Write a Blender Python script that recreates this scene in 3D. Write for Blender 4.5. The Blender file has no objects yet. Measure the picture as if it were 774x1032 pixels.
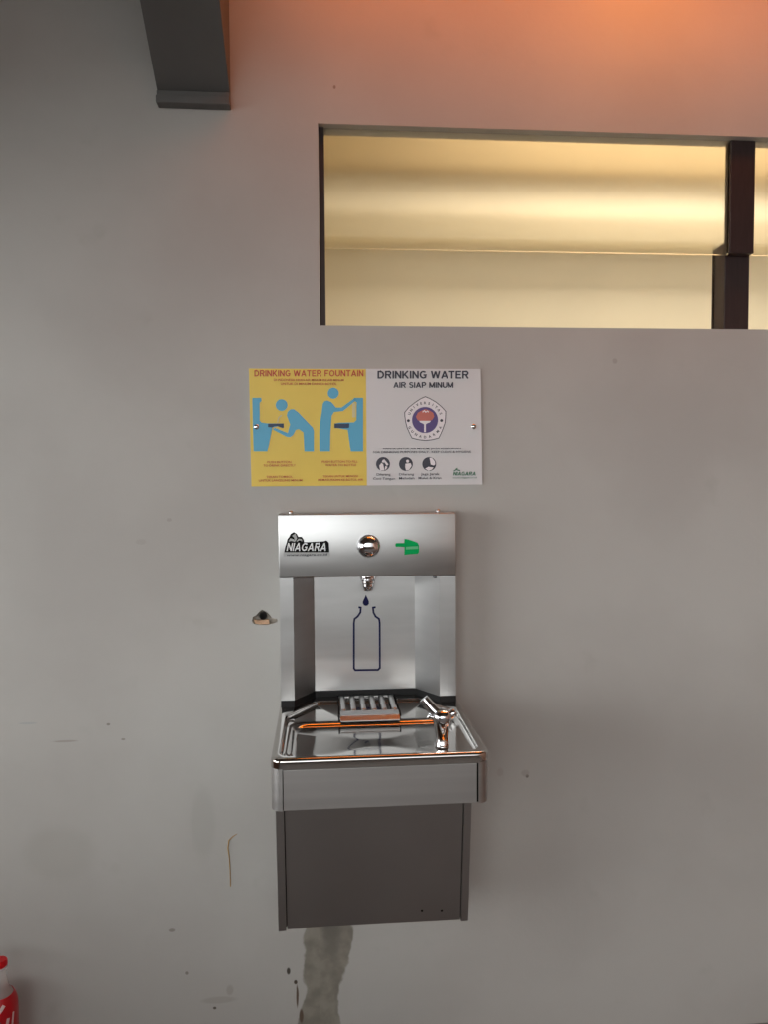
import bpy, bmesh, math, random
from mathutils import Vector, Matrix
random.seed(7)
C = bpy.context.scene.collection
R = math.radians

# ---------------------------------------------------------------- camera
PIT, YAW, ROL, FOC = R(-2.767), R(4.676), R(0.382), 775.0
CAM = Vector((0, -1.75, 1.4))
fw = Vector((math.sin(YAW)*math.cos(PIT), math.cos(YAW)*math.cos(PIT), math.sin(PIT)))
r0 = fw.cross(Vector((0, 0, 1))).normalized(); d0 = fw.cross(r0)
rt = r0*math.cos(ROL) + d0*math.sin(ROL); dn = d0*math.cos(ROL) - r0*math.sin(ROL)
cd = bpy.data.cameras.new('camera'); cam = bpy.data.objects.new('camera', cd); C.objects.link(cam)
cd.sensor_fit = 'HORIZONTAL'; cd.sensor_width = 36; cd.lens = FOC/774*36; cd.clip_start = .02
m = Matrix((( rt.x, -dn.x, -fw.x, CAM.x), (rt.y, -dn.y, -fw.y, CAM.y), (rt.z, -dn.z, -fw.z, CAM.z), (0, 0, 0, 1)))
cam.matrix_world = m
bpy.context.scene.camera = cam
def at(u, v, Y):
    """point of the vertical plane y = Y that was measured at (u, v) in the photograph"""
    d = rt*(u-387) + dn*(v-516) + fw*FOC
    return CAM + d*((Y-CAM.y)/d.y)

# ---------------------------------------------------------------- materials
def lin(c):
    return tuple(((x/255)/12.92 if x/255 <= .04045 else ((x/255+.055)/1.055)**2.4) for x in c) + (1,)
def mat(name, rgb, rough=.6, metal=0, noise=0, nscale=8, bump=0, bscale=60, trans=0, ior=1.45, spec=.5, stretch=None, emit=None, rvar=0, coat=0):
    m = bpy.data.materials.new(name); m.use_nodes = True
    nt = m.node_tree; p = nt.nodes['Principled BSDF']
    col = lin(rgb)
    p.inputs['Base Color'].default_value = col
    p.inputs['Roughness'].default_value = rough; p.inputs['Metallic'].default_value = metal
    p.inputs['IOR'].default_value = ior; p.inputs['Transmission Weight'].default_value = trans
    p.inputs['Specular IOR Level'].default_value = spec
    p.inputs['Coat Weight'].default_value = coat
    tc = nt.nodes.new('ShaderNodeTexCoord'); mp = nt.nodes.new('ShaderNodeMapping')
    nt.links.new(tc.outputs['Object'], mp.inputs[0])
    if stretch: mp.inputs['Scale'].default_value = stretch
    if noise or rvar:
        n = nt.nodes.new('ShaderNodeTexNoise'); n.inputs['Scale'].default_value = nscale; n.inputs['Detail'].default_value = 5
        nt.links.new(mp.outputs[0], n.inputs['Vector'])
        if noise:
            r = nt.nodes.new('ShaderNodeValToRGB')
            r.color_ramp.elements[0].position = .3; r.color_ramp.elements[1].position = .7
            r.color_ramp.elements[0].color = tuple(c*(1-noise) for c in col[:3])+(1,)
            r.color_ramp.elements[1].color = tuple(min(1, c*(1+noise)) for c in col[:3])+(1,)
            nt.links.new(n.outputs['Fac'], r.inputs[0]); nt.links.new(r.outputs[0], p.inputs['Base Color'])
        if rvar:
            mr = nt.nodes.new('ShaderNodeMapRange'); mr.inputs['To Min'].default_value = rough-rvar; mr.inputs['To Max'].default_value = rough+rvar
            nt.links.new(n.outputs['Fac'], mr.inputs['Value']); nt.links.new(mr.outputs[0], p.inputs['Roughness'])
    if bump:
        n2 = nt.nodes.new('ShaderNodeTexNoise'); n2.inputs['Scale'].default_value = bscale; n2.inputs['Detail'].default_value = 4
        nt.links.new(mp.outputs[0], n2.inputs['Vector'])
        b = nt.nodes.new('ShaderNodeBump'); b.inputs['Strength'].default_value = bump; b.inputs['Distance'].default_value = .002
        nt.links.new(n2.outputs['Fac'], b.inputs['Height']); nt.links.new(b.outputs[0], p.inputs['Normal'])
    if emit:
        p.inputs['Emission Color'].default_value = lin(emit[0]); p.inputs['Emission Strength'].default_value = emit[1]
    return m
STEEL = mat('brushed_steel', (184, 184, 184), .33, 1, noise=.05, nscale=6, rvar=.05, stretch=(1, 1, 6))
STEELH = mat('brushed_steel_horizontal', (192, 190, 189), .38, 1, noise=.05, nscale=6, rvar=.05, stretch=(.1, 1, 12))
BOWL = mat('polished_bowl_steel', (196, 193, 190), .09, 1, rvar=.03, nscale=12)
CABST = mat('cabinet_steel', (160, 156, 154), .42, 1, noise=.06, nscale=4, rvar=.05)
CHROME = mat('chrome', (225, 225, 228), .05, 1)
RUBBER = mat('black_rubber', (14, 14, 16), .6)
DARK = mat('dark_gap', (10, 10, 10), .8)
GREY = mat('dark_grey_paint', (94, 94, 93), .5, noise=.05, bump=.1)
WOOD = mat('dark_brown_frame', (46, 33, 33), .45, noise=.15, nscale=20, stretch=(8, 8, 1))
WHITE = mat('sign_white', (208, 206, 208), .35)
YELLOW = mat('sign_yellow', (224, 194, 74), .35, noise=.06, nscale=5)
BLUE = mat('sign_blue', (78, 164, 200), .35)
NAVY = mat('sign_navy', (30, 52, 84), .4)
RED = mat('sign_red', (190, 72, 40), .4)
INK = mat('sign_ink', (52, 52, 66), .4)
PURPLE = mat('emblem_purple', (84, 66, 124), .4)
SALMON = mat('emblem_salmon', (190, 104, 92), .4)
OFFW = mat('emblem_pale', (228, 222, 226), .4)
GREENINK = mat('logo_green', (60, 110, 84), .4)
DECAL = mat('decal_navy', (22, 24, 66), .6, spec=.15)
STK_BLACK = mat('sticker_black', (12, 12, 14), .6, spec=.15)
STK_WHITE = mat('sticker_white', (225, 228, 230), .3)
STK_GREY = mat('sticker_clear_grey', (172, 174, 174), .4)
GREEN = mat('decal_green', (0, 166, 88), .6, spec=.15)
PALEGREEN = mat('decal_pale_green', (90, 185, 130), .35)
CAPRED = mat('cap_red', (205, 10, 24), .35)
LABRED = mat('label_red', (185, 22, 34), .3)
LABWHITE = mat('label_white', (225, 205, 205), .4)
PET = mat('clear_bottle_plastic', (225, 222, 220), .12); PET.node_tree.nodes['Principled BSDF'].inputs['Alpha'].default_value = .4
PLASTER = mat('broken_plaster', (176, 168, 158), .95, noise=.2, nscale=120, bump=.8, bscale=200)
BRICK = mat('exposed_brick', (196, 160, 130), .95, noise=.2, nscale=150, bump=.6, bscale=200)
HOLE = mat('hole_dark', (26, 22, 22), .9)
RESIN = mat('dried_drip', (176, 140, 84), .5)
CREAM = mat('back_room_cream', (240, 232, 212), .8, noise=.02, nscale=6)
TAN = mat('back_room_tan', (196, 172, 130), .8, noise=.03, nscale=6)
CEILW = mat('ceiling_paint', (112, 104, 96), .85, noise=.04)
FLOORM = mat('floor_concrete', (116, 110, 106), .5, noise=.12, nscale=3, bump=.2)
FLOORB = mat('back_room_floor', (150, 130, 100), .7)
FROST = mat('frosted_glass', (255, 252, 244), .30, trans=1, ior=1.15)
CLEARG = mat('hazy_glass', (255, 252, 244), .12, trans=1, ior=1.1)

def wall_material():
    m = bpy.data.materials.new('painted_wall'); m.use_nodes = True
    nt = m.node_tree; L = nt.links; N = nt.nodes; p = N['Principled BSDF']
    p.inputs['Roughness'].default_value = .62; p.inputs['Specular IOR Level'].default_value = .35
    tc = N.new('ShaderNodeTexCoord'); sep = N.new('ShaderNodeSeparateXYZ'); L.new(tc.outputs['Object'], sep.inputs[0])
    def noise(scale, det=5):
        n = N.new('ShaderNodeTexNoise'); n.inputs['Scale'].default_value = scale; n.inputs['Detail'].default_value = det
        L.new(tc.outputs['Object'], n.inputs['Vector']); return n.outputs['Fac']
    def mth(op, a, b=None, c=None, clamp=False):
        k = N.new('ShaderNodeMath'); k.operation = op; k.use_clamp = clamp
        for i, v in enumerate((a, b, c)):
            if v is None: continue
            if isinstance(v, (int, float)): k.inputs[i].default_value = v
            else: L.new(v, k.inputs[i])
        return k.outputs[0]
    def mix(f, a, b):
        k = N.new('ShaderNodeMix'); k.data_type = 'RGBA'
        L.new(f, k.inputs['Factor'])
        for v, s in ((a, 'A'), (b, 'B')):
            if isinstance(v, tuple): k.inputs[6 if s == 'A' else 7].default_value = v
            else: L.new(v, k.inputs[6 if s == 'A' else 7])
        return k.outputs[2]
    def smooth(v, lo, hi, a=0, b=1):
        k = N.new('ShaderNodeMapRange'); k.interpolation_type = 'SMOOTHSTEP'; L.new(v, k.inputs['Value'])
        k.inputs['From Min'].default_value = lo; k.inputs['From Max'].default_value = hi
        k.inputs['To Min'].default_value = a; k.inputs['To Max'].default_value = b; return k.outputs[0]
    X, Z = sep.outputs['X'], sep.outputs['Z']
    base = mix(smooth(noise(2.2), .35, .65), lin((173, 170, 166)), lin((181, 179, 175)))
    base = mix(smooth(noise(9), .62, .8, 0, .35), base, lin((158, 154, 148)))
    # water stain running down to the floor below the fountain
    nz = mth('MULTIPLY', mth('SUBTRACT', noise(14), .5), .05)
    xc = mth('ADD', mth('MULTIPLY', mth('SUBTRACT', Z, .1), .11), -.020)      # centre line leans
    dx = mth('ABSOLUTE', mth('SUBTRACT', mth('ADD', X, nz), xc))
    half = mth('ADD', .047, mth('MULTIPLY', mth('SINE', mth('MULTIPLY', Z, 26)), .007))
    s = smooth(mth('SUBTRACT', dx, half), -.003, .004, 1, 0)
    s = mth('MULTIPLY', s, smooth(Z, .50, .52, 1, 0))
    tone = mix(smooth(noise(22), .35, .65), lin((122, 117, 108)), lin((142, 137, 127)))
    base = mix(s, base, tone)
    # darker wet core at the top of the stain
    dx2 = mth('ABSOLUTE', mth('SUBTRACT', mth('ADD', X, nz), .012))
    s2 = mth('MULTIPLY', smooth(dx2, .008, .03, 1, 0), smooth(Z, .25, .36))
    s2 = mth('MULTIPLY', s2, smooth(Z, .50, .52, 1, 0))
    base = mix(mth('MULTIPLY', s2, .7), base, lin((98, 94, 88)))
    # chipped marks
    def spot(cx, cz, rx, rz, col, k=1.0):
        nonlocal base
        a = mth('DIVIDE', mth('SUBTRACT', mth('ADD', X, mth('MULTIPLY', nz, .15)), cx), rx); b = mth('DIVIDE', mth('SUBTRACT', Z, cz), rz)
        d = mth('SQRT', mth('ADD', mth('MULTIPLY', a, a), mth('MULTIPLY', b, b)))
        base = mix(mth('MULTIPLY', smooth(d, .6, 1.1, 1, 0), k), base, lin(col))
    def spx(u, v, ru, rv, col, k=1.0):
        q = at(u, v, 0); spot(q.x, q.z, ru*.00226, rv*.00235, col, k)
    for a in ((291, 979, 2.2, 4, (70, 64, 58)), (298, 990, 2.2, 2.5, (74, 62, 52)), (299.5, 1004, 1.4, 13, (92, 76, 64)), (304, 1024, 2.5, 8, (92, 76, 64)),
              (531, 782, 2, 2, (112, 106, 100)), (529, 779, 5, 4, (150, 144, 138), .5), (504, 778, 4, 5, (158, 146, 140), .4), (217, 1016, 2, 1.6, (92, 84, 76)),
              (173, 937, 3.5, 2, (130, 124, 116), .8), (188, 981, 2, 2, (120, 114, 106), .8), (109, 730, 2, 1.4, (122, 116, 108), .8), (124, 745, 2.5, 1.2, (134, 128, 120), .8),
              (66, 747, 14, 1.2, (146, 141, 134), .7), (28, 729, 10, 1.2, (156, 160, 162), .6), (221, 1008, 20, 4, (150, 144, 136), .45), (232, 998, 4, 6, (148, 142, 134), .5),
              (337, 88, 1.6, 2, (130, 110, 98), .8), (142, 546, 6, 3, (160, 154, 148), .4), (170, 524, 3, 2, (150, 144, 138), .5), (205, 830, 14, 40, (158, 156, 150), .3),
              (620, 364, 3, 3, (150, 140, 134), .5), (60, 860, 40, 30, (165, 162, 156), .4)):
        spx(*a)
    L.new(base, p.inputs['Base Color'])
    b = N.new('ShaderNodeBump'); b.inputs['Strength'].default_value = .25; b.inputs['Distance'].default_value = .003
    L.new(noise(35), b.inputs['Height']); L.new(b.outputs[0], p.inputs['Normal'])
    return m
WALL = wall_material()

# ---------------------------------------------------------------- helpers
def origin(o):
    v = Vector((0, 0, 0))
    while o is not None: v += o.location; o = o.parent
    return v
def tag(o, label, cat, group=None):
    o['label'] = label; o['category'] = cat
    if group: o['group'] = group
    return o
def thing(name, label, cat, loc, group=None):
    o = bpy.data.objects.new(name, None); C.objects.link(o); o.location = loc; o.empty_display_size = .05
    return tag(o, label, cat, group)
def obj(name, bm, m, parent=None, smooth=False, loc=None, label=None):
    """bm in world coordinates -> one mesh object"""
    me = bpy.data.meshes.new(name)
    org = origin(parent) if parent else Vector(loc or (0, 0, 0))
    bmesh.ops.translate(bm, verts=bm.verts, vec=-org)
    bmesh.ops.recalc_face_normals(bm, faces=bm.faces)
    bm.to_mesh(me); bm.free()
    me.materials.append(m)
    for f in me.polygons: f.use_smooth = smooth
    if smooth:
        try: me.set_sharp_from_angle(angle=R(38))
        except Exception: pass
    o = bpy.data.objects.new(name, me); C.objects.link(o)
    if parent: o.parent = parent
    else: o.location = org
    if label: o['label'] = label
    return o
def struct(name, bm, m, parent=None, smooth=False):
    o = obj(name, bm, m, parent, smooth)
    if not parent: o['kind'] = 'structure'
    return o
def box(bm, x0, x1, y0, y1, z0, z1, bev=0, seg=2):
    r = bmesh.ops.create_cube(bm, size=1)
    vs = r['verts']
    for v in vs:
        v.co = Vector(((x0+x1)/2+v.co.x*(x1-x0), (y0+y1)/2+v.co.y*(y1-y0), (z0+z1)/2+v.co.z*(z1-z0)))
    if bev:
        es = list({e for v in vs for e in v.link_edges})
        bmesh.ops.bevel(bm, geom=es, offset=bev, segments=seg, affect='EDGES', profile=.5)
    return bm
def B(*a, **k): return box(bmesh.new(), *a, **k)
def prism(pts, ext, bm=None):
    """pts: 3-D planar outline; extruded by vector ext"""
    bm = bm or bmesh.new()
    a = [bm.verts.new(p) for p in pts]; b = [bm.verts.new(Vector(p)+Vector(ext)) for p in pts]
    n = len(pts)
    f1 = bm.faces.new(a); f2 = bm.faces.new(b[::-1]); f1.normal_update(); f2.normal_update()
    for i in range(n): bm.faces.new((a[i], b[i], b[(i+1) % n], a[(i+1) % n]))
    bmesh.ops.triangulate(bm, faces=[f1, f2])
    return bm
def lathe(prof, c, axis='Z', seg=40, bm=None, d=None):
    """prof: list of (radius, height along axis)"""
    bm = bm or bmesh.new(); c = Vector(c)
    w = Vector({'Z': (0, 0, 1), 'Y': (0, -1, 0), 'X': (1, 0, 0)}[axis]) if d is None else Vector(d).normalized()
    u = w.orthogonal().normalized(); v = w.cross(u)
    rings = []
    for r, h in prof:
        if r < 1e-6: rings.append([bm.verts.new(c+w*h)])
        else: rings.append([bm.verts.new(c+w*h+(u*math.cos(2*math.pi*i/seg)+v*math.sin(2*math.pi*i/seg))*r) for i in range(seg)])
    for A, D in zip(rings, rings[1:]):
        for i in range(seg):
            j = (i+1) % seg
            q = [A[i % len(A)], A[j % len(A)], D[j % len(D)], D[i % len(D)]]
            q = [x for k, x in enumerate(q) if x not in q[:k]]
            if len(q) > 2: bm.faces.new(q)
    for K in (rings[0], rings[-1]):
        if len(K) > 2: bm.faces.new(K)
    return bm
def tube(pts, rads, seg=16, bm=None):
    bm = bm or bmesh.new(); P = [Vector(p) for p in pts]
    if isinstance(rads, (int, float)): rads = [rads]*len(P)
    rings = []; prev = None
    for i, p in enumerate(P):
        t = (P[min(i+1, len(P)-1)]-P[max(i-1, 0)]).normalized()
        if prev is None: u = t.orthogonal().normalized()
        else: u = (prev - t*prev.dot(t)).normalized()
        prev = u; v = t.cross(u)
        rings.append([bm.verts.new(p+(u*math.cos(2*math.pi*k/seg)+v*math.sin(2*math.pi*k/seg))*rads[i]) for k in range(seg)])
    for A, D in zip(rings, rings[1:]):
        for k in range(seg): bm.faces.new((A[k], A[(k+1) % seg], D[(k+1) % seg], D[k]))
    bm.faces.new(rings[0][::-1]); bm.faces.new(rings[-1])
    return bm
def polar(poly, cx, cy, n, rad=0):
    """resample a convex outline by angle round (cx, cy); rounds corners"""
    if rad:
        out = []
        m_ = len(poly)
        for i in range(m_):
            p0, p1, p2 = (Vector(poly[(i+k-1) % m_]) for k in range(3))
            a = (p0-p1).normalized(); b = (p2-p1).normalized()
            r = rad[i] if isinstance(rad, (list, tuple)) else rad
            if r <= 0: out.append(p1); continue
            ang = a.angle(b); t = r/math.tan(ang/2)
            s, e = p1+a*t, p1+b*t
            cc = p1+(a+b).normalized()*(r/math.sin(ang/2))
            for k in range(9):
                q = s.lerp(e, k/8)
                out.append(cc+(q-cc).normalized()*r)
        poly = out
    res = []
    for k in range(n):
        th = 2*math.pi*k/n; d = Vector((math.cos(th), math.sin(th))); best = None
        for i in range(len(poly)):
            p = Vector(poly[i]); q = Vector(poly[(i+1) % len(poly)]); e = q-p
            den = d.x*e.y-d.y*e.x
            if abs(den) < 1e-12: continue
            w = p-Vector((cx, cy))
            t = (w.x*e.y-w.y*e.x)/den; s = (w.x*d.y-w.y*d.x)/den
            if t > 0 and -1e-6 <= s <= 1+1e-6 and (best is None or t < best): best = t
        res.append((cx+d.x*best, cy+d.y*best))
    return res
def loft(loops, bm=None, cap0=False, cap1=True):
    bm = bm or bmesh.new()
    V = [[bm.verts.new(p) for p in L] for L in loops]; n = len(V[0])
    for A, D in zip(V, V[1:]):
        for i in range(n): bm.faces.new((A[i], A[(i+1) % n], D[(i+1) % n], D[i]))
    if cap0: bm.faces.new(V[0][::-1])
    if cap1: bm.faces.new(V[-1])
    return bm
def decal(name, px, Y, m, parent, th=.0006, label=None):
    """flat printed shape measured in the photograph, lying on the plane y = Y"""
    return obj(name, prism([at(u, v, Y) for u, v in px], (0, -th, 0)), m, parent, label=label)
def each(name, polys, Y, m, parent, th=.0006):
    return [decal(name, q, Y, m, parent, th) for q in polys]
def multi(name, polys, Y, m, parent, th=.0006):
    bm = bmesh.new()
    for q in polys: prism([at(u, v, Y) for u, v in q], (0, -th, 0), bm)
    return obj(name, bm, m, parent)
def circ(u, v, r, n=28, ry=None): return [(u+r*math.cos(2*math.pi*k/n), v+(ry or r)*math.sin(2*math.pi*k/n)) for k in range(n)]
def thick(pts, w):
    """open polyline -> closed outline of width w (2-D)"""
    P = [Vector(p) for p in pts]; Lf, Rt = [], []
    ws = w if isinstance(w, (list, tuple)) else [w]*len(P)
    for i, p in enumerate(P):
        a = (p-P[i-1]).normalized() if i else (P[1]-p).normalized()
        b = (P[i+1]-p).normalized() if i < len(P)-1 else a
        t = (a+b).normalized(); nrm = Vector((-t.y, t.x)); k = 1/max(.5, t.dot(a))
        Lf.append(tuple(p+nrm*ws[i]*k/2)); Rt.append(tuple(p-nrm*ws[i]*k/2))
    return Lf+Rt[::-1]
def text_mesh(s, bold=0, shear=0):
    cu = bpy.data.curves.new('t', 'FONT'); cu.body = s; cu.size = 1; cu.offset = bold; cu.shear = shear; cu.resolution_u = 3
    cu.align_x = 'LEFT'
    o = bpy.data.objects.new('t', cu); C.objects.link(o)
    dg = bpy.context.evaluated_depsgraph_get(); dg.update()
    me = bpy.data.meshes.new_from_object(o.evaluated_get(dg))
    bpy.data.objects.remove(o); bpy.data.curves.remove(cu)
    bm = bmesh.new(); bm.from_mesh(me); bpy.data.meshes.remove(me)
    return bm
def text(lines, Y, m, parent, name='lettering', bold=.02, shear=0):
    """lines: (string, u0, u1, v_base, cap_px) each fitted between u0 and u1"""
    if len(lines) > 1: return [text([l], Y, m, parent, name, bold, shear) for l in lines]
    out = bmesh.new()
    for s, u0, u1, vb, cap in lines:
        t = text_mesh(s, bold, shear)
        xs = [v.co.x for v in t.verts]; zs = [v.co.y for v in t.verts]
        x0, x1 = min(xs), max(xs)
        A = at(u0, vb, Y); Bp = at(u1, vb, Y); H = (at(u0, vb-cap, Y)-A).z
        vm = {}
        for v in t.verts:
            f = (v.co.x-x0)/(x1-x0)
            vm[v.index] = out.verts.new((A.x+(Bp.x-A.x)*f, Y-.0008, A.z+v.co.y/.70*H+(Bp.z-A.z)*0))
        t.verts.index_update()
        for f in t.faces:
            try: out.faces.new([vm[v.index] for v in f.verts])
            except ValueError: pass
        t.free()
    r = bmesh.ops.extrude_face_region(out, geom=out.faces[:])
    bmesh.ops.translate(out, verts=[g for g in r['geom'] if isinstance(g, bmesh.types.BMVert)], vec=(0, .0006, 0))
    return obj(name, out, m, parent)

def arc(cx_, cy_, rx, ry, a0, a1, n=10):
    return [(cx_+rx*math.cos(R(a0+(a1-a0)*k/n)), cy_+ry*math.sin(R(a0+(a1-a0)*k/n))) for k in range(n+1)]
h = .08      # half stroke
GLY = {
 'D': (.74, [[(h, 0), (h, 1)], [(h, 1-h), (.30, 1-h)]+arc(.30, .5, .36, .5-h, 90, -90)+[(h, h)]]),
 'R': (.74, [[(h, 0), (h, 1)], [(h, 1-h), (.42, 1-h)]+arc(.42, .71, .22, .21, 90, -90)+[(h, .50)], [(.38, .5), (.66, 0)]]),
 'P': (.68, [[(h, 0), (h, 1)], [(h, 1-h), (.38, 1-h)]+arc(.38, .69, .22, .23, 90, -90)+[(h, .46)]]),
 'I': (.16, [[(h, 0), (h, 1)]]),
 'N': (.72, [[(h, 0), (h, 1)], [(h, .96), (.64, .04)], [(.64, 0), (.64, 1)]]),
 'K': (.76, [[(h, 0), (h, 1)], [(h+.02, .36), (.64, 1)], [(.26, .56), (.68, 0)]]),
 'G': (.80, [arc(.42, .5, .34, .5-h, 45, 330, 18)+[(.72, .2), (.72, .46), (.44, .46)]]),
 'W': (1.06, [[(.07, 1), (.28, .03)], [(.28, .03), (.53, .95)], [(.53, .95), (.78, .03)], [(.78, .03), (.99, 1)]]),
 'A': (.80, [[(.07, 0), (.40, .98)], [(.40, .98), (.73, 0)], [(.18, .30), (.62, .30)]]),
 'T': (.68, [[(0, 1-h), (.68, 1-h)], [(.34, 1-h), (.34, 0)]]),
 'E': (.64, [[(h, 0), (h, 1)], [(h, 1-h), (.62, 1-h)], [(h, .52), (.57, .52)], [(h, h), (.64, h)]]),
 'F': (.60, [[(h, 0), (h, 1)], [(h, 1-h), (.60, 1-h)], [(h, .50), (.52, .50)]]),
 'O': (.84, [arc(.42, .5, .34, .5-h, 0, 350, 26)+[(.76, .5)]]),
 'U': (.74, [[(h, 1), (h, .36)]+arc(.37, .36, .29, .28, 180, 360)+[(.66, 1)]]),
 'S': (.68, [arc(.34, .72, .24, .20, 20, 250, 12)+arc(.34, .29, .26, .21, 80, -160, 12)]),
 'M': (.88, [[(h, 0), (h, 1)], [(h, .96), (.44, .08)], [(.44, .08), (.80, .96)], [(.80, 0), (.80, 1)]]),
 ' ': (.26, []),
}
def heading(s, u0, u1, vb, cap, Y, m, parent, name='heading', shear=0, wt=.17):
    """bold sans lettering, all strokes of one line in one mesh"""
    tot = sum(GLY[c][0] for c in s)+.12*(len(s)-1)
    bm = bmesh.new(); x = 0; lay = 0
    for c in s:
        w_, st = GLY[c]
        for p in st:
            lay = (lay+1) % 4
            q = [((x+a+b*shear)/(tot+shear), b) for a, b in thick(p, wt)]
            prism([at(u0+(u1-u0)*a, vb-cap*b, Y-lay*.00004) for a, b in q], (0, -.0006, 0), bm)
        x += w_+.12
    return obj(name, bm, m, parent)

# ---------------------------------------------------------------- setting
FZ = .045
WX0, WX1, WZ0, WZ1 = .002, 2.05, 1.735, 2.179
hole_px = [(254, 626), (255, 622), (258.5, 620.5), (262, 616), (264, 615), (268, 616.5), (271, 619), (274, 623), (279.5, 624), (279.5, 627), (276, 628.5), (270, 630), (262, 630), (256, 629)]
def filled(outer, holes, y, depth):
    cu = bpy.data.curves.new('w', 'CURVE'); cu.dimensions = '2D'; cu.fill_mode = 'BOTH'
    for poly in [outer]+holes:
        sp = cu.splines.new('POLY'); sp.points.add(len(poly)-1); sp.use_cyclic_u = True
        for p, q in zip(sp.points, poly): p.co = (q[0], q[1], 0, 1)
    o = bpy.data.objects.new('w', cu); C.objects.link(o)
    dg = bpy.context.evaluated_depsgraph_get(); dg.update()
    me = bpy.data.meshes.new_from_object(o.evaluated_get(dg))
    bpy.data.objects.remove(o); bpy.data.curves.remove(cu)
    bm = bmesh.new(); bm.from_mesh(me); bpy.data.meshes.remove(me)
    bmesh.ops.remove_doubles(bm, verts=bm.verts, dist=1e-6)
    bmesh.ops.dissolve_limit(bm, angle_limit=.01, verts=bm.verts, edges=bm.edges)
    bmesh.ops.triangulate(bm, faces=bm.faces)
    for v in bm.verts: v.co = Vector((v.co.x, y, v.co.y))
    r = bmesh.ops.extrude_face_region(bm, geom=bm.faces[:])
    bmesh.ops.translate(bm, verts=[g for g in r['geom'] if isinstance(g, bmesh.types.BMVert)], vec=(0, depth, 0))
    return bm
holes = [[(WX0, WZ0), (WX1, WZ0), (WX1, WZ1), (WX0, WZ1)], [(at(u, v, 0).x, at(u, v, 0).z) for u, v in hole_px]]
struct('wall_back', filled([(-5.5, FZ), (2.6, FZ), (2.6, 3.0), (-5.5, 3.0)], holes, 0, .06), WALL)
struct('floor', B(-9, 9, -22, 0, FZ-.1, FZ), FLOORM)
struct('wall_parapet_added', B(-3.2, 2.6, -4.3, -4.15, FZ, .85), mat('added_parapet_paint', (170, 166, 160), .8))  # unseen parapet, added to cut low sky light on the lower wall
struct('ceiling', B(-5.5, 2.6, -4.4, -.0, 2.62, 2.72), CEILW)
SIDE = mat('side_wall_paint', (158, 122, 104), .8)
struct('wall_right', B(2.6, 2.7, -5, .15, FZ-.1, 3.1), SIDE)
LW = mat('added_wall_brown', (140, 112, 98), .7)  # brown chosen for its reflection in the alcove steel
lw = bmesh.new()  # added unseen wall; its opening limits daylight above, below and to the right
box(lw, -2.1, -2.0, -4.3, -.001, FZ, .70); box(lw, -2.1, -2.0, -4.3, -.001, 1.93, 2.619); box(lw, -2.1, -2.0, -.25, -.001, .70, 1.93); box(lw, -2.1, -2.0, -4.3, -2.5, .70, 1.93)
struct('wall_left_added', lw, LW)

# the room behind the window
struct('wall_far', B(-.6, 2.6, .75, .85, 1.2, 3.0), CREAM)
struct('wall_room_left', B(-.6, -.5, .06, .75, 1.2, 3.0), CREAM)
struct('ceiling_room', B(-.6, 2.6, .06, .85, 3.0, 3.1), CREAM)
struct('floor_room', B(-.6, 2.6, .06, .85, 1.1, 1.2), CREAM)
def zat(v, Y): return at(560, v, Y).z
struct('trim_1', B(-.5, 2.6, .71, .75, zat(173, .71), 2.99, bev=.004), TAN)
struct('trim_2', B(-.5, 2.6, .68, .75, zat(246, .68), zat(217, .68), bev=.004), mat('back_room_ledge', (224, 210, 178), .8))

# window
win = bpy.data.objects.new('window_1', None); C.objects.link(win); win.location = (WX0, 0, WZ0); win['kind'] = 'structure'
f = bmesh.new()
box(f, WX0+.0005, WX0+.013, .018, .125, WZ0, WZ1); box(f, WX1-.013, WX1-.0005, .018, .125, WZ0, WZ1)
struct('window_frame', f, WOOD, win)
f = bmesh.new()
box(f, .968, 1.028, .020, .048, 1.918, WZ1, bev=.002)
struct('upper_mullion', f, WOOD, win)
struct('lower_mullion', B(.973, 1.035, .050, .112, WZ0, 1.952, bev=.002), WOOD, win)
struct('catch', B(.975, .985, .075, .08, WZ0, WZ0+.012, bev=.001), mat('catch_metal', (170, 165, 160), .3, 1), win)
for a, b in ((WX0+.012, .968), (1.028, WX1-.013)):
    struct('upper_pane', B(a, b, .026, .034, 1.916, WZ1+.003), FROST, win)
for a, b in ((WX0+.012, .973), (1.035, WX1-.013)):
    struct('lower_pane', B(a, b, .098, .104, WZ0, 1.965), CLEARG, win)

# ---------------------------------------------------------------- beam
bx0, bx1 = -.343, -.188
beam = thing('ceiling_beam', 'dark grey sloping steel beam leaving the wall at the upper left', 'beam', (-.265, 0, 2.2))
ang = R(33.5); dv = Vector((0, -math.cos(ang), math.sin(ang))); nv = Vector((0, math.sin(ang), math.cos(ang)))
Lb = 1.35
pr = [Vector((bx0, -.002, 2.222)), Vector((bx0, -.002-(2.6195-2.222)/math.tan(ang), 2.6195)), Vector((bx0, -.002, 2.6195))]
bb = prism(pr, (bx1-bx0, 0, 0))
obj('girder', bb, GREY, beam)
pl = bmesh.new(); box(pl, bx0-.001, bx1+.001, -.030, -.001, 2.200, 2.216, bev=.002)
obj('bearing_plate', pl, GREY, beam)
pl = bmesh.new(); box(pl, bx0, bx1, -.024, -.001, 2.2165, 2.228, bev=.001)
obj('flange', pl, GREY, beam)

# ---------------------------------------------------------------- fountain
X0, X1, ZR = -.0955, .3030, .894
YF = -.390
ft = thing('drinking_fountain', 'stainless steel wall-mounted drinking fountain with bottle filler, basin and grey lower cabinet', 'drinking fountain', (.104, 0, .467))
HX0, HX1 = -.0931, .2963
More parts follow.
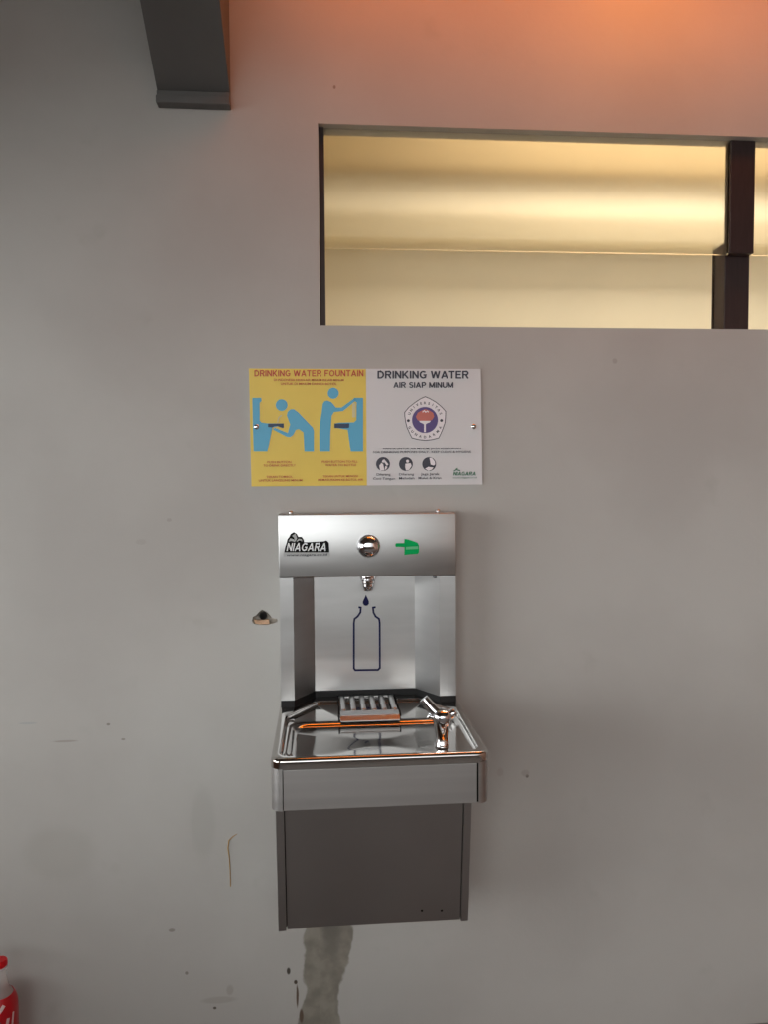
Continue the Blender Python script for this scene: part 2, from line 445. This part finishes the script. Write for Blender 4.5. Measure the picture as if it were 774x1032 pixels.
# header box
hd = B(HX0, HX1, -.080, -.001, 1.178, 1.3155, bev=.0022, seg=3)
header = obj('header_panel', hd, STEEL, ft, True)
for u in (293, 442):
    p = at(u, 518, -.04)
    obj('screw', lathe([(0, 0), (.006, 0), (.006, .003), (.003, .006), (0, .0062)], (p.x, -.03, 1.3155), 'Z', 16), STEEL, header, True)
p = at(442, 583.5, -.07)
obj('sensor', B(p.x-.012, p.x+.012, -.072, -.05, 1.170, 1.178, bev=.002), mat('sensor_grey', (88, 88, 90), .4), header)
# alcove : folded sheet
ax = [(HX0+.0015, -.0), (HX0+.0015, -.079), (-.0624, -.079), (-.018, -.010), (.2114, -.010), (.258, -.079), (HX1-.0015, -.079), (HX1-.0015, -.0)]
inn = [(HX0+.003, -.0), (HX0+.003, -.0775), (-.0633, -.0775), (-.0189, -.0085), (.2123, -.0085), (.2589, -.0775), (HX1-.003, -.0775), (HX1-.003, -.0)]
def sheet(a, b, z0, z1):
    bm = bmesh.new(); n = len(a)
    A = [[bm.verts.new((x, y, z)) for x, y in q] for q in (a, b) for z in (z0, z1)]
    a0, a1, b0, b1 = A
    for i in range(n-1):
        bm.faces.new((a0[i], a0[i+1], a1[i+1], a1[i])); bm.faces.new((b0[i], b1[i], b1[i+1], b0[i+1]))
        bm.faces.new((a0[i], b0[i], b0[i+1], a0[i+1])); bm.faces.new((a1[i], a1[i+1], b1[i+1], b1[i]))
    for i in (0, n-1): bm.faces.new((a0[i], a1[i], b1[i], b0[i]))
    return bm
alc = obj('alcove_panel', sheet(ax, inn, .908, 1.1775), STEEL, ft)
gs = [(x, y-.0025) for x, y in ax[1:-1]]; gi = [(x, y+.003) for x, y in ax[1:-1]]
obj('gasket', sheet(gs, gi, ZR+.0005, .9085), RUBBER, ft)
# push button
p = at(371.5, 550, -.085)
bt = obj('push_button', lathe([(.0235, -.001), (.0248, .004), (.0245, .012), (.022, .0185), (.017, .0235), (.010, .0262), (.004, .027), (0, .0271)], (p.x, -.080, p.z), 'Y', 48), CHROME, ft, True, label='round chrome push button')
# nozzle
p = at(371, 580, -.055)
nz_ = lathe([(0, .004), (.018, .004), (.0188, -.001), (.0184, -.008), (.0135, -.010), (.0138, -.012), (.0150, -.0135), (.0150, -.018), (.0132, -.0200), (.0132, -.026), (.0112, -.0285), (.0108, -.034), (.008, -.036), (0, -.036)][::-1], (p.x, -.050, 1.178), 'Z', 36)
obj('filling_nozzle', nz_, CHROME, ft, True, label='chrome bottle-filling nozzle')

# header decals
Yh = -.0803
dec = obj('logo_sticker', prism([at(u, v, Yh+.0002) for u, v in [(286.5, 556.4), (287.5, 551), (289, 546.5), (289.8, 543), (291.5, 541.2), (293, 538), (296, 536.2), (299, 538), (300.5, 541), (304, 541), (306, 544), (306.4, 546.5), (326, 545.5), (329, 544.5), (331.5, 547), (332, 556.4)]], (0, -.0004, 0)), STK_BLACK, header)
decal('sticker_edge', [(285.5, 556.5), (332.6, 556.5), (332.8, 561), (286, 561)], Yh+.0002, STK_GREY, dec, .0003)
multi('splash_shape', [thick([(291, 545.4), (293, 543.6), (296, 544.6), (297, 545.8)], [.6, 2.4, 2, .6]), thick([(294.6, 540), (296.8, 539.4), (298, 542.5), (297.6, 545.4)], [.8, 3, 2.6, .6]), thick([(299, 545.6), (301, 543.6), (303.5, 543.8), (304.4, 545.4)], [.6, 1.6, 1.6, .4])], Yh-.0003, STK_GREY, dec, .0004)
heading('NIAGARA', 288.6, 330, 555, 8.0, Yh-.0002, STK_WHITE, dec, 'lettering', .22, .165)
text([('www.niagara.co.id', 289, 330, 560.2, 2.2)], Yh, INK, dec, 'lettering', .01, .1)
# green hand
gh = decal('hand_decal', [(398.3, 549), (399, 547.3), (407.3, 547.2), (407.6, 543), (410, 543.2), (416, 545), (420.5, 546.8), (422, 549.5), (422.2, 556), (421, 558), (413, 558.6), (407.4, 559.2), (407.5, 551.2), (399.2, 551), (398.4, 550.2)], Yh, GREEN, header, .0006, label='green pointing-hand decal')
decal('palm_stripe', [(409, 551.0), (421.2, 550.2), (421.4, 553), (409, 553.6)], Yh-.0003, PALEGREEN, gh, .0005)  # pale green stripe printed across the palm
# bottle decal on the alcove back
Yd = -.0102
bo = [(363.6, 615.8), (361.2, 613.4), (360.6, 612.3), (363.6, 612.6), (363.2, 617.5), (360.5, 621.5), (357.3, 624), (356.7, 628), (356.7, 673.5), (358, 675.3), (381, 675), (382.8, 673), (382.6, 628), (382, 624), (378.5, 621.5), (376.4, 617.5), (375.9, 612.6), (379, 612.2), (378.6, 613.2), (376.2, 615.6)]
bo = bo[3:-3]
q = [(361.3, 612.2)]+bo+[(378.6, 612.2)]
decal('bottle_decal', thick(q, 1.9), Yd, DECAL, alc, label='navy bottle outline printed on the steel')
decal('drop_decal', [(368.8, 599.5), (370.2, 602.8), (371.7, 606), (371.8, 608.6), (370.4, 610.4), (368.6, 610.8), (366.8, 610.2), (365.6, 608.4), (365.8, 606), (367.4, 602.8)], Yd, DECAL, alc)

# basin -------------------------------------------------
N = 360
bcx, bcy = .1035, -.262
def ring(poly, z, rad, dz=None):
    return [(x, y, z if dz is None else z+dz(x, y)) for x, y in polar(poly, bcx, bcy, N, rad)]
def orect(i): return [(X0+i, YF+i), (X1-i, YF+i), (X1-i, -.001), (X0+i, -.001)]
oc = [.022, .022, .001, .001]
def ocr(i): return [max(.004, .022-i)]*2+[.001, .001]
def open_poly(i):   # bowl opening shrunk by i
    k = i*.42
    return [(-.080+i, -.3745+i), (.2865-i, -.3745+i), (.2865-i, -.140+k-i*0), (.219-k, -.042-i), (-.012+k, -.042-i), (-.080+i, -.140+k)]
pr = .018
slope = lambda x, y: -.022*max(0, min(1, (-.08-y)/.25))*(1-abs(x-.09)/.5)
loops = []
loops.append(ring(orect(.0), ZR-.020, ocr(0)))
loops.append(ring(orect(.0), ZR-.007, ocr(0)))
for a in (15, 30, 45, 60, 75, 90):
    i = .007*(1-math.cos(R(a))); loops.append(ring(orect(i), ZR-.007+.007*math.sin(R(a)), ocr(i)))
loops.append(ring(open_poly(-.0015), ZR, pr))
for a in (30, 60, 90):
    i = .003*math.sin(R(a)); loops.append(ring(open_poly(i-.001), ZR-.003*(1-math.cos(R(a))), pr))
loops.append(ring(open_poly(.0035), ZR-.006, pr))
loops.append(ring(open_poly(.0055), ZR-.0075, pr))
def rec(i): return [(-.0735+i, -.3675+i), (.2795-i, -.3675+i), (.2795-i, -.158-i), (-.0735+i, -.158-i)]
slope = lambda x, y: -.006*max(0, min(1, (-.16-y)/.2))
ZS = ZR-.008
loops.append(ring(rec(-.0005), ZS, .028))
for a in (8, 16, 24, 32, 40, 48):
    i = .018*math.sin(R(a)); loops.append(ring(rec(i), ZS-.018*(1-math.cos(R(a))), .026))
for a in (40, 30, 20, 10, 0):
    i = .0134+.010*(.743-math.sin(R(a))); loops.append(ring(rec(i), ZS-.00596-.010*(math.cos(R(a))-.669), .024, slope if a < 1 else None))
for t in (.25, .5, .75, .9):
    base = ring(rec(.0208), ZS-.00927, .024, slope)
    loops.append([(x+(bcx-x)*t, y+(-.26-y)*t, z-.002*t) for x, y, z in base])
basin = obj('basin', loft(loops), BOWL, ft, True, label='polished steel basin with rolled rim')
# bubbler deck in the front right corner of the bowl
DZ = ZR-.008
deck = prism([(.135, -.366, DZ), (.2795, -.366, DZ), (.2795, -.20, DZ), (.245, -.262, DZ), (.205, -.315, DZ)], (0, 0, -.05))
bmesh.ops.bevel(deck, geom=[e for e in deck.edges if all(v.co.z > DZ-.001 for v in e.verts)], offset=.003, segments=2, affect='EDGES')
obj('bubbler_deck', deck, BOWL, ft)
# bottle rest grate
gx0, gx1, gy0, gy1 = .036, .160, -.158, -.014
gr = bmesh.new()
nb = 5; gap = .008
box(gr, gx0, gx1, gy0, gy0+.030, ZR+.001, ZR+.003, bev=.0008)
box(gr, gx0, gx1, gy1-.008, gy1, ZR+.001, ZR+.003)
w = (gx1-gx0-nb*gap)/(nb+1)
for k in range(nb+1):
    a = gx0+k*(w+gap); a0 = a+.001
    box(gr, a0, a+w-.001, gy0+.029, gy1-.007, ZR-.004, ZR+.006, bev=.0042, seg=4)
prism([(gx0, gy0+.004, ZR+.003), (gx0, gy0-.012, ZR-.006), (gx0, gy0-.012, ZR-.0075), (gx0, gy0+.002, ZR+.001)], (gx1-gx0, 0, 0), gr)
gt = obj('bottle_rest', gr, STEEL, basin)
for a in (gx0-.004, gx1+.001): obj('rest_edge', B(a, a+.003, gy0, gy1, ZR-.004, ZR+.0035, bev=.001), DARK, gt)
# bubbler
bub = Vector((.2245, -.325, DZ))
b_ = lathe([(0, 0), (.0140, 0), (.0140, .004), (.0125, .007), (.0118, .014), (.0128, .022), (.0148, .034), (.0175, .046), (.0195, .054), (.0190, .061), (.014, .067), (.006, .070), (0, .0705)], bub, 'Z', 40)
bubo = obj('bubbler', b_, CHROME, ft, True, label='chrome bubbler tap')
obj('spout', tube([bub+Vector(v) for v in ((.004, 0, .052), (-.006, .002, .058), (-.016, .005, .067), (-.026, .008, .078), (-.034, .010, .088))], [.012, .0118, .0112, .0102, .0090], 20), CHROME, bubo, True)
obj('mouth_guard', tube([bub+Vector(v) for v in ((-.0155, -.002, .050), (-.019, -.002, .056), (-.024, .0, .058), (-.027, .002, .052))], [.003, .0042, .004, .003], 12), CHROME, bubo, True)
obj('push_knob', lathe([(0, 0), (.0075, 0), (.0085, .004), (.0085, .010), (.006, .014), (0, .0150)], bub+Vector((.015, -.002, .057)), d=(.75, -.15, .65), seg=24), CHROME, bubo, True)
# apron
AZ0, AZ1 = .7995, ZR-.0185
def corner_panel(sx, xe, xs):
    pts = [(xs, YF+.0002)]
    r = .021; cx_ = xe+sx*r
    for k in range(0, 10):
        a = R(10*k); pts.append((cx_-sx*r*math.sin(a), YF+r-r*math.cos(a)))
    pts += [(xe, -.001), (xe+sx*.0015, -.001)]
    for k in range(9, -1, -1):
        a = R(10*k); pts.append((cx_-sx*(r-.0015)*math.sin(a), YF+r-(r-.0015)*math.cos(a)))
    pts.append((xs, YF+.0017))
    return prism([(x, y, AZ0) for x, y in pts], (0, 0, AZ1-AZ0))
obj('side_panel', corner_panel(1, X0+.0004, -.0768), STEELH, ft, True)
obj('side_panel', corner_panel(-1, X1-.0004, .2824), STEELH, ft, True)
obj('front_panel', B(-.0728, .2786, YF+.001, YF+.004, AZ0+.0006, AZ1-.0025, bev=.0006), STEELH, ft)
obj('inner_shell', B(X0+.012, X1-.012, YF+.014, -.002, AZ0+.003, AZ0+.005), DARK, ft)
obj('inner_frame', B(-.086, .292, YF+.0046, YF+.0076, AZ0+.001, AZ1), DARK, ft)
# lower cabinet, leaning back towards the wall
def cy(z): return -.235-(z-.7288)*.04/.262
cz0, cz1 = .466, .7995
def side(x0, x1):
    return prism([(x0, cy(cz0)-.003, cz0-.002), (x0, cy(cz1)-.003, cz1), (x0, -.001, cz1), (x0, -.001, cz0-.002)], (x1-x0, 0, 0))
def flange(x0, x1, z0=cz0-.002):
    bm = side(x0, x1); return bm
obj('cabinet_side', flange(-.0965, -.0805), STEELH if 0 else CABST, ft)
obj('cabinet_side', flange(.2835, .2985), CABST, ft)
obj('cabinet_panel', prism([(-.0785, cy(cz0), cz0), (-.0785, cy(cz1), cz1), (-.0785, cy(cz1)+.003, cz1), (-.0785, cy(cz0)+.003, cz0)], (.3600, 0, 0)), CABST, ft, label='dark grey lower cabinet front')
obj('cabinet_core', prism([(-.0805, cy(cz0)+.006, cz0+.002), (-.0805, cy(cz1)+.006, cz1-.001), (-.0805, -.001, cz1-.001), (-.0805, -.001, cz0+.002)], (.364, 0, 0)), DARK, ft)
for u in (425, 445):
    p = at(u, 917.5, cy(.485)-.0005)
    obj('screw_hole', lathe([(0, 0), (.0024, 0), (.0024, .001), (0, .001)], (p.x, cy(p.z)+.0004, p.z), d=(0, -1, -.15), seg=12), DARK, ft)

# ---------------------------------------------------------------- sign
sg = thing('information_sign', 'wide yellow and white printed drinking water sign screwed to the wall', 'sign', tuple((at(251, 490, 0)+at(485, 489, 0))/2))
Ys = -.0045
TL, TR, BR, BL = (251, 371.5), (484.5, 372), (486.3, 488.5), (253.5, 490.5)
obj('plate', prism([at(*q, Ys+.0002) for q in (TL, TR, BR, BL)], (0, .004, 0)), WHITE, sg)
yl = decal('yellow_panel', [TL, (368.8, 372), (369.8, 489.5), BL], Ys+.0003, YELLOW, sg, .0005)
Y1 = Ys-.0003
def cv(pts, ox=245, oy=365, s=5.954): return [(ox+x/s, oy+y/s) for x, y in pts]
heading('DRINKING WATER FOUNTAIN', 256.5, 366.3, 379.4, 6.2, Y1, RED, yl)
text([('DI INDONESIA KRAN AIR MINUM INI AIR MINUM', 276, 346.5, 384, 2.3), ('UNTUK DI MINUM DAN DI BOTOL', 283, 339.5, 387.9, 2.3),
      ('PUSH BUTTON', 269.5, 293.5, 467.2, 2.2), ('TO DRINK DIRECTLY', 265.5, 298, 470.6, 2.2),
      ('PUSH BUTTON TO FILL', 324.5, 360.5, 466.8, 2.2), ('WATER TO BOTTLE', 328, 359, 470.2, 2.2),
      ('TEKAN TOMBOL', 268.5, 295, 482, 2.2), ('UNTUK LANGSUNG MINUM', 261, 304.5, 485.6, 2.2),
      ('TEKAN UNTUK MENGISI', 325.5, 360.5, 481.5, 2.2), ('MEMASUKKAN KE BOTOL AIR', 320.5, 366, 485, 2.2)], Y1, RED, yl, 'lettering', .005)
# bending drinker pictogram
multi('drinker_figure', [cv(circ(231, 257, 35)), cv([(262, 318), (268, 296), (285, 282), (305, 282), (330, 300), (418, 392), (424, 410), (424, 538), (368, 538), (362, 420), (335, 400), (316, 405), (300, 435), (282, 448), (262, 446), (178, 402), (190, 392), (268, 424), (282, 372)])], Y1, BLUE, yl)
# left fountain pictogram
multi('fountain_figure', [cv([(56, 214), (108, 214), (112, 232), (100, 242), (100, 350), (112, 362), (148, 366), (240, 366), (240, 378), (176, 390), (170, 420), (146, 538), (64, 538), (60, 400)])], Y1, BLUE, yl)
# standing figure
multi('filler_figure', [cv(circ(541, 186, 33)), cv([(462, 360), (472, 300), (478, 250), (488, 234), (505, 230), (528, 238), (546, 258), (556, 272), (590, 272), (668, 216), (680, 226), (600, 292), (546, 298), (532, 320), (524, 420), (522, 538), (458, 538), (458, 420)])], Y1, BLUE, yl)
multi('fountain_figure', [cv([(664, 214), (720, 214), (720, 538), (646, 538), (628, 404), (552, 392), (552, 366), (576, 362), (665, 360), (680, 346), (682, 240), (666, 232)])], Y1, BLUE, yl)
each('basin_figure', [cv([(150, 368), (244, 366), (244, 392), (236, 394), (206, 382), (190, 382), (176, 390), (150, 388)]), cv([(548, 366), (638, 366), (636, 392), (628, 394), (548, 394)])], Ys-.0007, NAVY, yl)
each('water_jet', [cv(thick([(205, 362), (214, 330), (232, 318)], 7)), cv([(655, 244), (676, 244), (676, 330), (655, 330)])], Ys-.0006, mat('sign_pale', (206, 196, 150), .4), yl)
# white half
heading('DRINKING WATER', 380.5, 472.5, 381.5, 7.6, Ys, INK, sg, wt=.19)
heading('AIR SIAP MINUM', 396.5, 457, 390.8, 5.6, Ys, INK, sg, wt=.2)
text([('HANYA UNTUK AIR MINUM, JAGA KEBERSIHAN', 386, 464.5, 453.3, 2.1), ('FOR DRINKING PURPOSES ONLY.  KEEP CLEAN & HYGIENE', 376, 475, 457.2, 2.1)], Ys, INK, sg, 'lettering', .005)
text([('Dilarang', 379.5, 393.5, 479.6, 2.4), ('Cuci Tangan', 376, 398, 483.8, 2.4), ('Dilarang', 402, 417, 479.4, 2.4), ('Meludah', 402, 417.5, 483.4, 2.4), ('Jaga Jarak', 424, 442.5, 479.2, 2.4), ('Mulut & Kran', 421.5, 444.5, 483.2, 2.4)], Ys, INK, sg, 'lettering', .005)
# emblem
def ec(pts): return [(400+x/12.9, 395+y/12.9) for x, y in pts]
pent = [(368, 55), (430, 82), (510, 128), (590, 195), (638, 250), (635, 330), (628, 400), (600, 480), (570, 550), (545, 600), (460, 622), (368, 632), (280, 622), (190, 600), (160, 540), (125, 460), (105, 380), (96, 310), (94, 262), (150, 195), (240, 125), (310, 80)]
em = decal('emblem', ec(pent), Ys, INK, sg, .0003)
sh = [(368+(x-368)*.962, 350+(y-350)*.962) for x, y in pent]
decal('emblem_ground', ec(sh), Ys-.0002, OFFW, em, .0003)
decal('emblem_disc', ec(circ(363, 362, 168, 48)), Ys-.0005, PURPLE, em, .0003)
multi('emblem_flame', [ec([(268, 365), (245, 320), (270, 268), (320, 240), (365, 222), (420, 238), (470, 270), (482, 318), (455, 362), (400, 376), (320, 376)])], Ys-.0007, SALMON, em, .0004)
multi('emblem_bowl', [ec([(285, 372), (440, 372), (425, 392), (385, 408), (374, 420), (374, 518), (350, 518), (350, 420), (335, 408), (300, 392)]), ec(thick([(330, 262), (355, 240), (372, 262), (395, 246), (410, 262)], 12))], Ys-.0009, OFFW, em, .0003)
each('emblem_dot', [ec(circ(147, 370, 19, 18)), ec(circ(577, 368, 19, 18))], Ys-.0005, INK, em, .0003)
def arc_text(s, cxp, cyp, rp, a0, a1, size, flip=False):
    out = bmesh.new()
    for k, ch in enumerate(s):
        a = R(a0+(a1-a0)*k/(len(s)-1))
        t = text_mesh(ch, .03); xs = [v.co.x for v in t.verts]; mid = (min(xs)+max(xs))/2
        vm = {}
        for v in t.verts:
            lx = (v.co.x-mid)*size/.7; ly = (v.co.y-.35)*size/.7
            if not flip: th = a; px = cxp+(rp+ly)*math.cos(th)-lx*math.sin(th)*-1*-1; py = 0
            # radial / tangential frames
            rad = Vector((math.cos(a), math.sin(a))); tan = Vector((math.sin(a), -math.cos(a)))
            if flip: rad2, tan2 = -rad, -tan
            else: rad2, tan2 = rad, tan
            q = rad*rp + rad2*ly + tan2*lx
            P = at(*ec([(cxp+q.x, cyp-q.y)])[0], Ys-.0004)
            vm[v.index] = out.verts.new((P.x, Ys-.0010, P.z))
        for f in t.faces:
            try: out.faces.new([vm[v.index] for v in f.verts])
            except ValueError: pass
        t.free()
    return out
ob = arc_text('UNIVERSITAS', 363, 362, 220, 158, 22, 32)
obj('lettering', ob, INK, em)
ob = arc_text('GUNADARMA', 363, 362, 220, 206, 334, 32, True)
obj('lettering', ob, INK, em)
# three round prohibition pictures
def ip(pts): return [(370+x/6.45, 445+y/6.45) for x, y in pts]
for k, cxp in enumerate((103, 251, 402)):
    ic = decal('round_pictogram', ip(circ(cxp, 148, 45, 32)), Ys, INK, sg, .0004)
    if k == 0: sh_ = [[(85, 190), (78, 160), (92, 140), (104, 148), (112, 190)], [(100, 122), (112, 118), (138, 150), (128, 160)], circ(104, 132, 8, 14), [(118, 160), (132, 166), (124, 182), (114, 186)]]
    elif k == 1: sh_ = [circ(262, 130, 10, 16), [(248, 146), (282, 142), (288, 160), (272, 186), (252, 190), (246, 168)]]
    else: sh_ = [[(404, 108), (420, 108), (438, 130), (442, 150), (432, 158), (412, 152)], [(376, 178), (396, 166), (430, 170), (420, 184), (398, 192)]]
    multi('pictogram_shape', [ip(q) for q in sh_], Ys-.0004, OFFW, ic, .0003)
lg = heading('NIAGARA', 457, 480, 479.4, 3.6, Ys, GREENINK, sg, 'small_logo', .15, .22)
text([('www.niagara.co.id', 456.5, 480.5, 482.4, 1.4)], Ys, GREENINK, lg, 'lettering', .01)
multi('splash_shape', [thick([(457.5, 475), (460, 473.6), (464, 474.6)], 1.1), thick([(459.5, 473), (461.5, 472.2)], .9)], Ys, GREENINK, lg, .0005)
for u, v in ((258.6, 430), (477.6, 429.6)):
    p = at(u, v, Ys)
    obj('screw', lathe([(.0056, 0), (.0056, .0015), (.004, .003), (0, .0034)], (p.x, Ys-.0006, p.z), 'Y', 20), CHROME, sg, True)

# ---------------------------------------------------------------- hole broken in the plaster
hp = [at(u, v, 0) for u, v in hole_px]
hc = at(266, 624, 0)
hole = thing('wall_hole', 'small broken hole in the plaster left of the fountain, showing brick', 'hole', (hc.x, .02, hc.z))
lp = [[(p.x+(hc.x-p.x)*s, y, p.z+(hc.z-p.z)*s) for p in hp] for s, y in ((-.02, .0012), (.03, .006), (.12, .012), (.3, .015))]
obj('plaster_edge', loft(lp), PLASTER, hole)
obj('exposed_brick', prism([at(u, v, .003) for u, v in ((256, 625), (262, 625.5), (271, 624.5), (271.5, 629), (262, 629.6), (257, 628.6))], (0, .008, 0)), BRICK, hole)
p = at(265, 621.5, 0)
obj('empty_socket', lathe([(.0085, 0), (.0085, .009), (.0070, .0095), (.0064, .003), (0, .001)], (p.x, .0125, p.z), 'Y', 24), HOLE, hole)
# dried drip
dp = [at(u, v, -.0008) for u, v in ((239, 841), (235, 843.5), (230.8, 847.5), (229.8, 855), (231.2, 865), (232, 878), (232.4, 893.5))]
tag(obj('dried_drip', tube(dp, [.0006, .0010, .0014, .0014, .0012, .0010, .0012], 8), RESIN, None, True, loc=dp[-1]), 'thin yellow-brown dried drip on the wall, lower left of the fountain', 'drip')

# ---------------------------------------------------------------- bottle
bc = Vector((-.7045, -.072, FZ))
bt = thing('plastic_bottle', 'plastic drink bottle with red cap and red label at the lower left edge', 'bottle', tuple(bc))
body = [(0, .004), (.024, 0), (.031, .004), (.034, .015), (.034, .045), (.032, .055), (.034, .066), (.0342, .15), (.0342, .205), (.0335, .219), (.030, .232), (.024, .242), (.0185, .250), (.0160, .262), (.0138, .278), (.0130, .292), (.0165, .2935), (.0165, .2955), (.0125, .297), (.0125, .308), (0, .308)]
obj('bottle_body', lathe(body, bc, 'Z', 48), PET, bt, True)
obj('cap', lathe([(.0152, .2985), (.0164, .300), (.0165, .311), (.0150, .3135), (0, .3135)], bc, 'Z', 48), CAPRED, bt, True, label='red screw cap')
lb = obj('label', lathe([(.0347, .080), (.0350, .082), (.0350, .205), (.0344, .2195), (.0308, .2328), (.0268, .2392), (.0260, .2388), (.0300, .2322), (.0336, .2192), (.0343, .205), (.0343, .080)], bc, 'Z', 64), LABRED, bt, True, label='red label with white lettering strokes')
def wrap(pts, w):
    """white stroke wrapped on the label: pts are (angle from front in degrees, height)"""
    bm = bmesh.new(); o_ = thick([(R(a)*.0352, z) for a, z in pts], w)
    def rad(z): return .0355 if z < .205 else .0355-(z-.205)*.041 if z < .2195 else .0349-(z-.2195)*.27
    n = len(o_)//2; top = []
    L_ = o_[:n]; R_ = o_[n:][::-1]
    rings = []
    for (a, z), (b, z2) in zip(L_, R_):
        row = []
        for s, zz in ((a, z), (b, z2)):
            for dr_ in (0, -.0008):
                th = s/.0352; r = rad(zz)+dr_
                row.append(bm.verts.new((bc.x+r*math.sin(th), bc.y-r*math.cos(th), bc.z+zz)))
        rings.append([row[0], row[1], row[3], row[2]])
    for A_, B_ in zip(rings, rings[1:]):
        for k in range(4): bm.faces.new((A_[k], A_[(k+1) % 4], B_[(k+1) % 4], B_[k]))
    bm.faces.new(rings[0]); bm.faces.new(rings[-1][::-1])
    return bm
def dense(pts, k=6):
    o_ = []
    for (a, b), (c, d) in zip(pts, pts[1:]):
        for i in range(k): o_.append((a+(c-a)*i/k, b+(d-b)*i/k))
    return o_+[pts[-1]]
for s_, w_ in (([(14, .130), (14, .196)], .006), ([(4, .205), (16, .216), (34, .228)], .007), ([(44, .140), (38, .175), (46, .198)], .006), ([(66, .130), (60, .18), (66, .205)], .004), ([(-30, .15), (-24, .19), (-10, .202)], .006)):
    obj('white_stroke', wrap(dense(s_), w_), LABWHITE, lb)

# ---------------------------------------------------------------- light
def area(name, loc, size, power, rgb, aim, shape='DISK', sy=None):
    l = bpy.data.lights.new(name, 'AREA'); l.shape = shape; l.size = size
    if sy: l.shape = 'RECTANGLE'; l.size_y = sy
    l.energy = power; l.color = rgb
    o = bpy.data.objects.new(name, l); C.objects.link(o); o.location = loc
    o.rotation_euler = (Vector(aim)-Vector(loc)).to_track_quat('-Z', 'Y').to_euler(); return o
area('warm_ceiling_strip', (.66, -.20, 2.61), 1.50, 4.4, (1.0, .20, .01), (.66, -.14, 1.5), sy=.14)
area('warm_downlight', (.74, -.24, 2.605), .14, .75, (1.0, .30, .01), (.72, -.14, 1.5))
area('back_room_lamp', (1.2, .36, 2.95), 1.5, 18.5, (1.0, .92, .80), (1.2, .5, 1.9), sy=.3)
w = bpy.data.worlds.new('daylight'); bpy.context.scene.world = w; w.use_nodes = True
nt = w.node_tree; bg = nt.nodes['Background']
tc = nt.nodes.new('ShaderNodeTexCoord'); sp = nt.nodes.new('ShaderNodeSeparateXYZ'); nt.links.new(tc.outputs['Generated'], sp.inputs[0])
mr = nt.nodes.new('ShaderNodeMapRange'); nt.links.new(sp.outputs['X'], mr.inputs['Value'])      # the open side of the place is on the left
mr.inputs['From Min'].default_value = .35; mr.inputs['From Max'].default_value = -1.0
mr.inputs['To Min'].default_value = .75; mr.inputs['To Max'].default_value = 8.6
nt.links.new(mr.outputs[0], bg.inputs['Strength'])
bg.inputs['Color'].default_value = (.98, 1.0, .99, 1)
sc = bpy.context.scene
sc.view_settings.view_transform = 'Standard'; sc.view_settings.look = 'None'; sc.view_settings.gamma = 1; sc.view_settings.exposure = 0
sc.view_settings.use_curve_mapping = False
